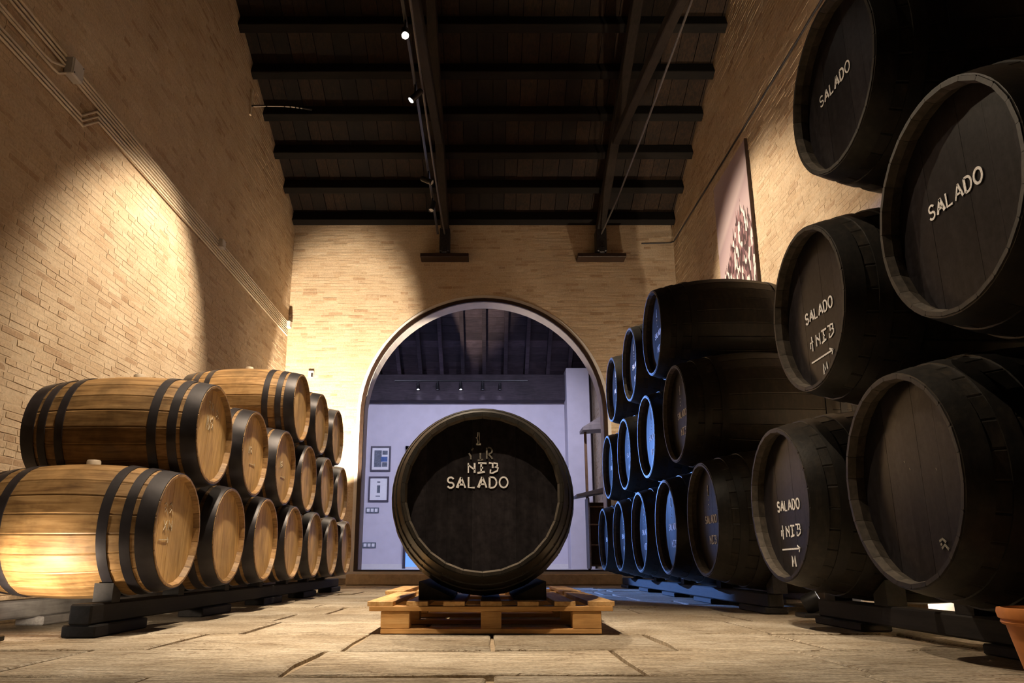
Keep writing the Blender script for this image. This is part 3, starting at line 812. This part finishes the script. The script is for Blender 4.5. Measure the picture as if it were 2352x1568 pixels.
# thin bracket arm high on the left wall
t = thing('bracket_lamp', 'thin bracket lamp arm sticking out high on the left wall', 'lamp', (XL, 8.99, 6.44))
MB().tube([(0, 0, .0), (.35, 0, .005), (.62, 0, -.012), (.86, 0, -.06)], .012, 8).obj('arm', M['iron'], t, .6)
MB().box((.012, 0, .06), (.024, .05, .4), .003).obj('wall_plate', M['pipe'], t)
for a, b, za, zb in ((.05, .22, -.015, -.012), (.24, .47, -.011, -.014), (.49, .55, -.015, -.02), (.57, .62, -.022, -.027), (.645, .675, -.032, -.036), (.70, .725, -.042, -.046)):
    MB().beam((a, -.004, za + .004), (b, -.004, zb + .004), .016, .010).obj('light_strip', M['white_metal'], t)

# ------------------------------------------------------------------ right wall: cable and large photograph
tag(MB().tube([(XR - .02, 4.4, 5.42), (XR - .02, 6.5, 5.44), (XR - .02, 9.0, 5.50), (XR - .02, 11.5, 5.56), (XR - .06, 11.56, 5.56), (2.6, 11.57, 5.55)], .011, 8).obj('wall_cable', M['iron'], None, .6), 'dark cable stretched along the right brick wall', 'cable')
def poster_mat():
    m, nt, b = new_mat('mauve_photo_print')
    tc = nt.nodes.new('ShaderNodeTexCoord'); sp = nt.nodes.new('ShaderNodeSeparateXYZ'); nt.links.new(tc.outputs['Generated'], sp.inputs[0])
    u, v = sp.outputs['Y'], sp.outputs['Z']           # u grows away from the viewer (left in the picture)
    cu = nt.nodes.new('ShaderNodeCombineXYZ'); nt.links.new(u, cu.inputs[0])
    sky = ramp(nt, mth(nt, 'ADD', mth(nt, 'MULTIPLY', v, .8), mth(nt, 'MULTIPLY', u, .25)), [(.40, (.46, .37, .40)), (.62, (.38, .29, .33)), (.66, (.50, .41, .44)), (.86, (.36, .27, .31)), (1, (.45, .36, .40))])
    # broken stack of light and dark shapes that climbs to a peak
    peak = mth(nt, 'SUBTRACT', .64, mth(nt, 'MULTIPLY', mth(nt, 'ABSOLUTE', mth(nt, 'SUBTRACT', u, .28)), .62))
    sk = mth(nt, 'ADD', peak, mth(nt, 'MULTIPLY', mth(nt, 'SUBTRACT', noise(nt, cu.outputs[0], 22, 2, .5), .5), .42))
    mask = mth(nt, 'LESS_THAN', v, sk)
    mp = nt.nodes.new('ShaderNodeMapping'); mp.inputs['Scale'].default_value = (1, 26, 15); nt.links.new(tc.outputs['Generated'], mp.inputs[0])
    vo = nt.nodes.new('ShaderNodeTexVoronoi'); vo.inputs['Scale'].default_value = 1.3; nt.links.new(mp.outputs[0], vo.inputs['Vector'])
    sc = nt.nodes.new('ShaderNodeSeparateColor'); nt.links.new(vo.outputs['Color'], sc.inputs[0])
    pat = ramp(nt, sc.outputs[0], [(0, (.05, .025, .03)), (.3, (.14, .07, .085)), (.5, (.30, .18, .20)), (.72, (.12, .06, .08)), (.80, (.75, .70, .70)), (1, (.90, .87, .88))], 'CONSTANT')
    nt.links.new(mixc(nt, mask, sky, pat), b.inputs['Base Color']); b.inputs['Roughness'].default_value = .55
    return m
M['poster'] = poster_mat()
t = thing('wall_photograph', 'tall mauve photograph hanging on the right brick wall', 'picture', (XR - .008, 8.62, 3.36))
MB().box((-.018, 0, .97), (.030, 1.25, 1.94), .002).obj('print', M['poster'], t)
MB().box((-.016, -.632, .97), (.036, .016, 1.96), .002).obj('edge_strip', M['frame_dark'], t)
MB().box((-.016, 0, -.008), (.036, 1.27, .016), .002).obj('edge_strip', M['frame_dark'], t)
# small wall fitting on the back wall, left
t = thing('wall_socket', 'small white wall fitting on the arch wall above the oak barrels', 'socket', (-2.86, YB - .006, 3.22))
MB().box((0, -.015, .05), (.09, .03, .12), .004).obj('plate', M['box'], t)
MB().box((.02, -.034, .03), (.03, .012, .06), .002).obj('cable_gland', M['iron'], t)

# ------------------------------------------------------------------ the next room seen through the arch
FX0, FX1 = -4.6, 2.42
f2 = struct('floor_next_room', MB().box(((FX0 + FX1) / 2, (YB + .02 + YF) / 2, FL2 - .05), (FX1 - FX0 + .4, YF - YB + .2, .1)), M['floor2'])
wf = struct('wall_far', MB().box(((FX0 + FX1) / 2, YF + .1, 3.0), (FX1 - FX0 + .6, .2, 6.2)), M['far_plaster'])
struct('wall_far_left', MB().box((FX0 - .1, (YW2 + YF) / 2, 3.0), (.2, YF - YW2, 6.2)), M['far_plaster'])
wfr = struct('wall_far_right', MB().box((FX1 + .1, (YW2 + YF) / 2, 3.0), (.2, YF - YW2, 6.2)), M['mortar'])
brick_wall(wfr, lambda u, z, d: (FX1 - d, u, z + FL2), lambda z: [(13.5, 16.7)], 5.0, [(0, 0), (1, 0), (0, 1)], 14, 0)
bb = struct('baseboard_far', MB().box(((FX0 + FX1) / 2, YF - .012, FL2 + .05), (FX1 - FX0, .024, .10)), M['plaster'])
pr = struct('trim_5', MB().box((2.05, YF - .3, 2.4), (.52, .6, 4.5), .01), M['far_plaster'])
pr['label'] = 'pale plastered pier at the right of the next room'
bmh = struct('trim_6', MB().box((-1.4, YF - .14, 4.27), (6.4, .28, .62), .01), M['far_wood'])
bmh['label'] = 'dark timber beam across the far wall of the next room'
S2, ZR2, YR2 = .62, 4.50, 13.6
def rz2(y): return ZR2 + S2 * (YF - y) if y >= YR2 else ZR2 + S2 * (YF - YR2) - S2 * (YR2 - y)
c2 = struct('ceiling_next_room', MB().prism([(YF + .1, rz2(YF) + .12), (YR2, rz2(YR2) + .18), (YW2 - .02, rz2(YW2) + .18), (YW2 - .02, rz2(YW2) + .3), (YR2, rz2(YR2) + .3), (YF + .1, rz2(YF) + .26)], 'x', FX0 - .1, FX1 + .1), M['roof_beam'])
n = 9
for i in range(18):                       # ceiling boards of the next room, across the rafters
    y0 = YF - .02 - i * .19
    if y0 - .18 < YR2: break
    MB().prism([(y0, rz2(y0) + .10), (y0 - .182, rz2(y0 - .182) + .10), (y0 - .182, rz2(y0 - .182) + .125), (y0, rz2(y0) + .125)], 'x', FX0, FX1).obj('ceiling_board', M['far_wood'], c2)
for i in range(13):
    xx = -3.55 + .495 * i
    if xx > FX1 - .1: break
    MB().beam((xx, YF - .04, rz2(YF) + .03), (xx, YR2 + .05, rz2(YR2) + .03), .09, .15, .006).obj('rafter', M['far_wood'], c2)
tk = tag(MB().box((0, 0, 0), (3.1, .03, .03), .004).obj('light_track', M['black_plastic'], None, None, (-.62, YF - .296, 4.42)), 'thin lighting track across the next room', 'light track')
for i, xx in enumerate((-1.62, -1.17, -.63, -.12, .28)):
    spot_lamp('track_spotlight', 'small spotlight, %s from the left, on the track in the next room' % o_(i), (xx, YF - .32, 4.26), (xx + .3 - .1 * i, YF - 1.2, 1.0), 40, COOL, 70, .8, 'lens_cool' if i in (0, 2) else 'lens_off', 'spotlights in the next room', .9, .05)
for i, xx in enumerate((-2.9, 1.3)):  # two unseen lamps added to brighten the far wall
    spot_lamp('wall_spotlight', 'unseen spotlight added on the back of the arch wall, %s side' % ('left', 'right')[i], (xx, YW2 + .22, 4.7), (xx * .55 - .2, YF, 1.9), 560, COOL, 85, .9, 'lens_cool', 'spotlights in the next room', 1.0, .05, True, .0)
    MB().box((xx, YW2 + .12, 4.7), (.03, .24, .03)).obj('wall_arm', M['black_plastic'], bpy.data.objects['wall_spotlight' if i == 0 else 'wall_spotlight.001']).matrix_parent_inverse = Matrix.Translation((-xx, -(YW2 + .22), -4.7))
spot_lamp('wall_spotlight', 'blue spotlight at the far left of the next room', (-3.9, 15.0, 2.5), (1.45, 8.0, 1.0), 8000, BLUE, 27, .35, 'lens_cool', 'spotlights in the next room', 1.0, .05, False)
MB().box((-.34, 0, 0), (.66, .03, .03)).obj('wall_arm', M['black_plastic'], bpy.data.objects['wall_spotlight.002'])
# framed prints on the far wall
def framed(label, x, z0, wd, ht, kind):
    t = thing('framed_print', label, 'picture', (x, YF - .005, z0), 0, 'framed prints in the next room')
    f = .035
    for nm, c, d in (('frame_bar', (0, -.015, f / 2), (wd, .03, f)), ('frame_bar', (0, -.015, ht - f / 2), (wd, .03, f)), ('frame_bar', (-wd / 2 + f / 2, -.015, ht / 2), (f, .03, ht - 2 * f)), ('frame_bar', (wd / 2 - f / 2, -.015, ht / 2), (f, .03, ht - 2 * f))):
        MB().box(c, d).obj(nm, M['picture_frame'], t)
    MB().box((0, -.008, ht / 2), (wd - 2 * f, .008, ht - 2 * f)).obj('mount', M['paper'], t)
    if kind == 1:
        mb = MB(); mb.box((-.06, -.014, ht / 2), (.17, .004, ht * .66)); mb.box((.10, -.014, ht * .74), (.12, .004, ht * .16)); mb.box((.10, -.014, ht * .27), (.12, .004, ht * .18)); mb.obj('printed_shapes', M['ink_grey'], t)
        MB().box((.085, -.015, ht * .48), (.15, .004, ht * .20)).obj('printed_shapes', M['ink_blue'], t)
    elif kind == 2:
        mb = MB(); mb.box((0, -.014, ht * .5), (.07, .004, ht * .30)); mb.box((0, -.014, ht * .78), (.07, .004, ht * .05)); mb.box((-.01, -.014, ht * .22), (.10, .004, ht * .03)); mb.obj('printed_shapes', M['ink_grey'], t)
    else:
        MB().box((0, -.014, ht / 2), (wd * .5, .004, ht * .5)).obj('printed_shapes', M['ink_grey'], t)
framed('upper framed print with blue and grey shapes on the far wall', -2.475, 2.35, .46, .58, 1)
framed('lower framed print with a small mark on white, on the far wall', -2.495, 1.66, .46, .57, 2)
framed('framed print half hidden behind the central cask', -1.60, 2.35, .46, .58, 3)
def plate(label, x, z):
    t = thing('socket_plate', label, 'socket', (x, YF - .004, z), 0, 'socket plates in the next room')
    MB().box((0, -.01, .06), (.30, .02, .12), .004).obj('plate', M['ink_grey'], t)
    for a in (-.09, 0, .09): MB().box((a, -.023, .06), (.065, .008, .07), .002).obj('socket_face', M['paper'], t)
plate('dark socket plate with white faces below the framed prints', -2.62, 1.41)
plate('dark socket plate low on the far wall, near the floor', -2.66, .64)
# glazed double door in the far wall, blue dusk outside, mostly hidden behind the central cask
DX0, DX1, DZ1 = -1.90, .62, 2.93
d = struct('door_1', MB().box(((DX0 + DX1) / 2, YF - .03, DZ1 - .04), (DX1 - DX0, .06, .08)), M['picture_frame'])
d['label'] = 'glazed door with blue dusk light, hidden behind the central cask'
for k in range(5):
    MB().box((DX0 + .03 + (DX1 - DX0 - .06) * k / 4, YF - .03, (DZ1 + FL2) / 2), (.06, .06, DZ1 - FL2)).obj('door_stile', M['picture_frame'], d)
for k in range(4):
    wd = (DX1 - DX0 - .06) / 4
    MB().box((DX0 + .03 + wd * (k + .5), YF - .02, (DZ1 + FL2) / 2), (wd - .06, .012, DZ1 - FL2 - .08)).obj('door_pane', M['dusk_glass'], d)
# wooden information stand on the right of the next room
t = thing('information_stand', 'wooden stand with sloping shelf boards, by the right of the archway', 'stand', (2.02, 14.3, FL2))
for xx in (-.10, .28): MB().box((xx, .12, 1.32), (.05, .05, 2.64), .004).obj('post', M['stand_wood'], t)
MB().prism([(-.18, 2.62), (.38, 2.66), (.38, 3.02), (-.18, 2.68)], 'y', -.15, .35).obj('hood', M['stand_grey'], t)
MB().prism([(-.36, 1.32), (.34, 1.44), (.34, 1.54), (-.36, 1.37)], 'y', -.35, .22).obj('desk_top', M['stand_grey'], t)
MB().box((-.12, .0, .67), (.03, .45, 1.30), .004).obj('side_panel', M['stand_grey'], t)
MB().box((.32, .0, .67), (.03, .45, 1.30), .004).obj('side_panel', M['stand_grey'], t)
for z in (.08, .45, .82, 1.15): MB().box((.10, .0, z), (.41, .43, .025), .003).obj('shelf', M['stand_wood'], t)
MB().box((.10, .21, .66), (.41, .02, 1.2)).obj('back_panel', M['stand_wood'], t)
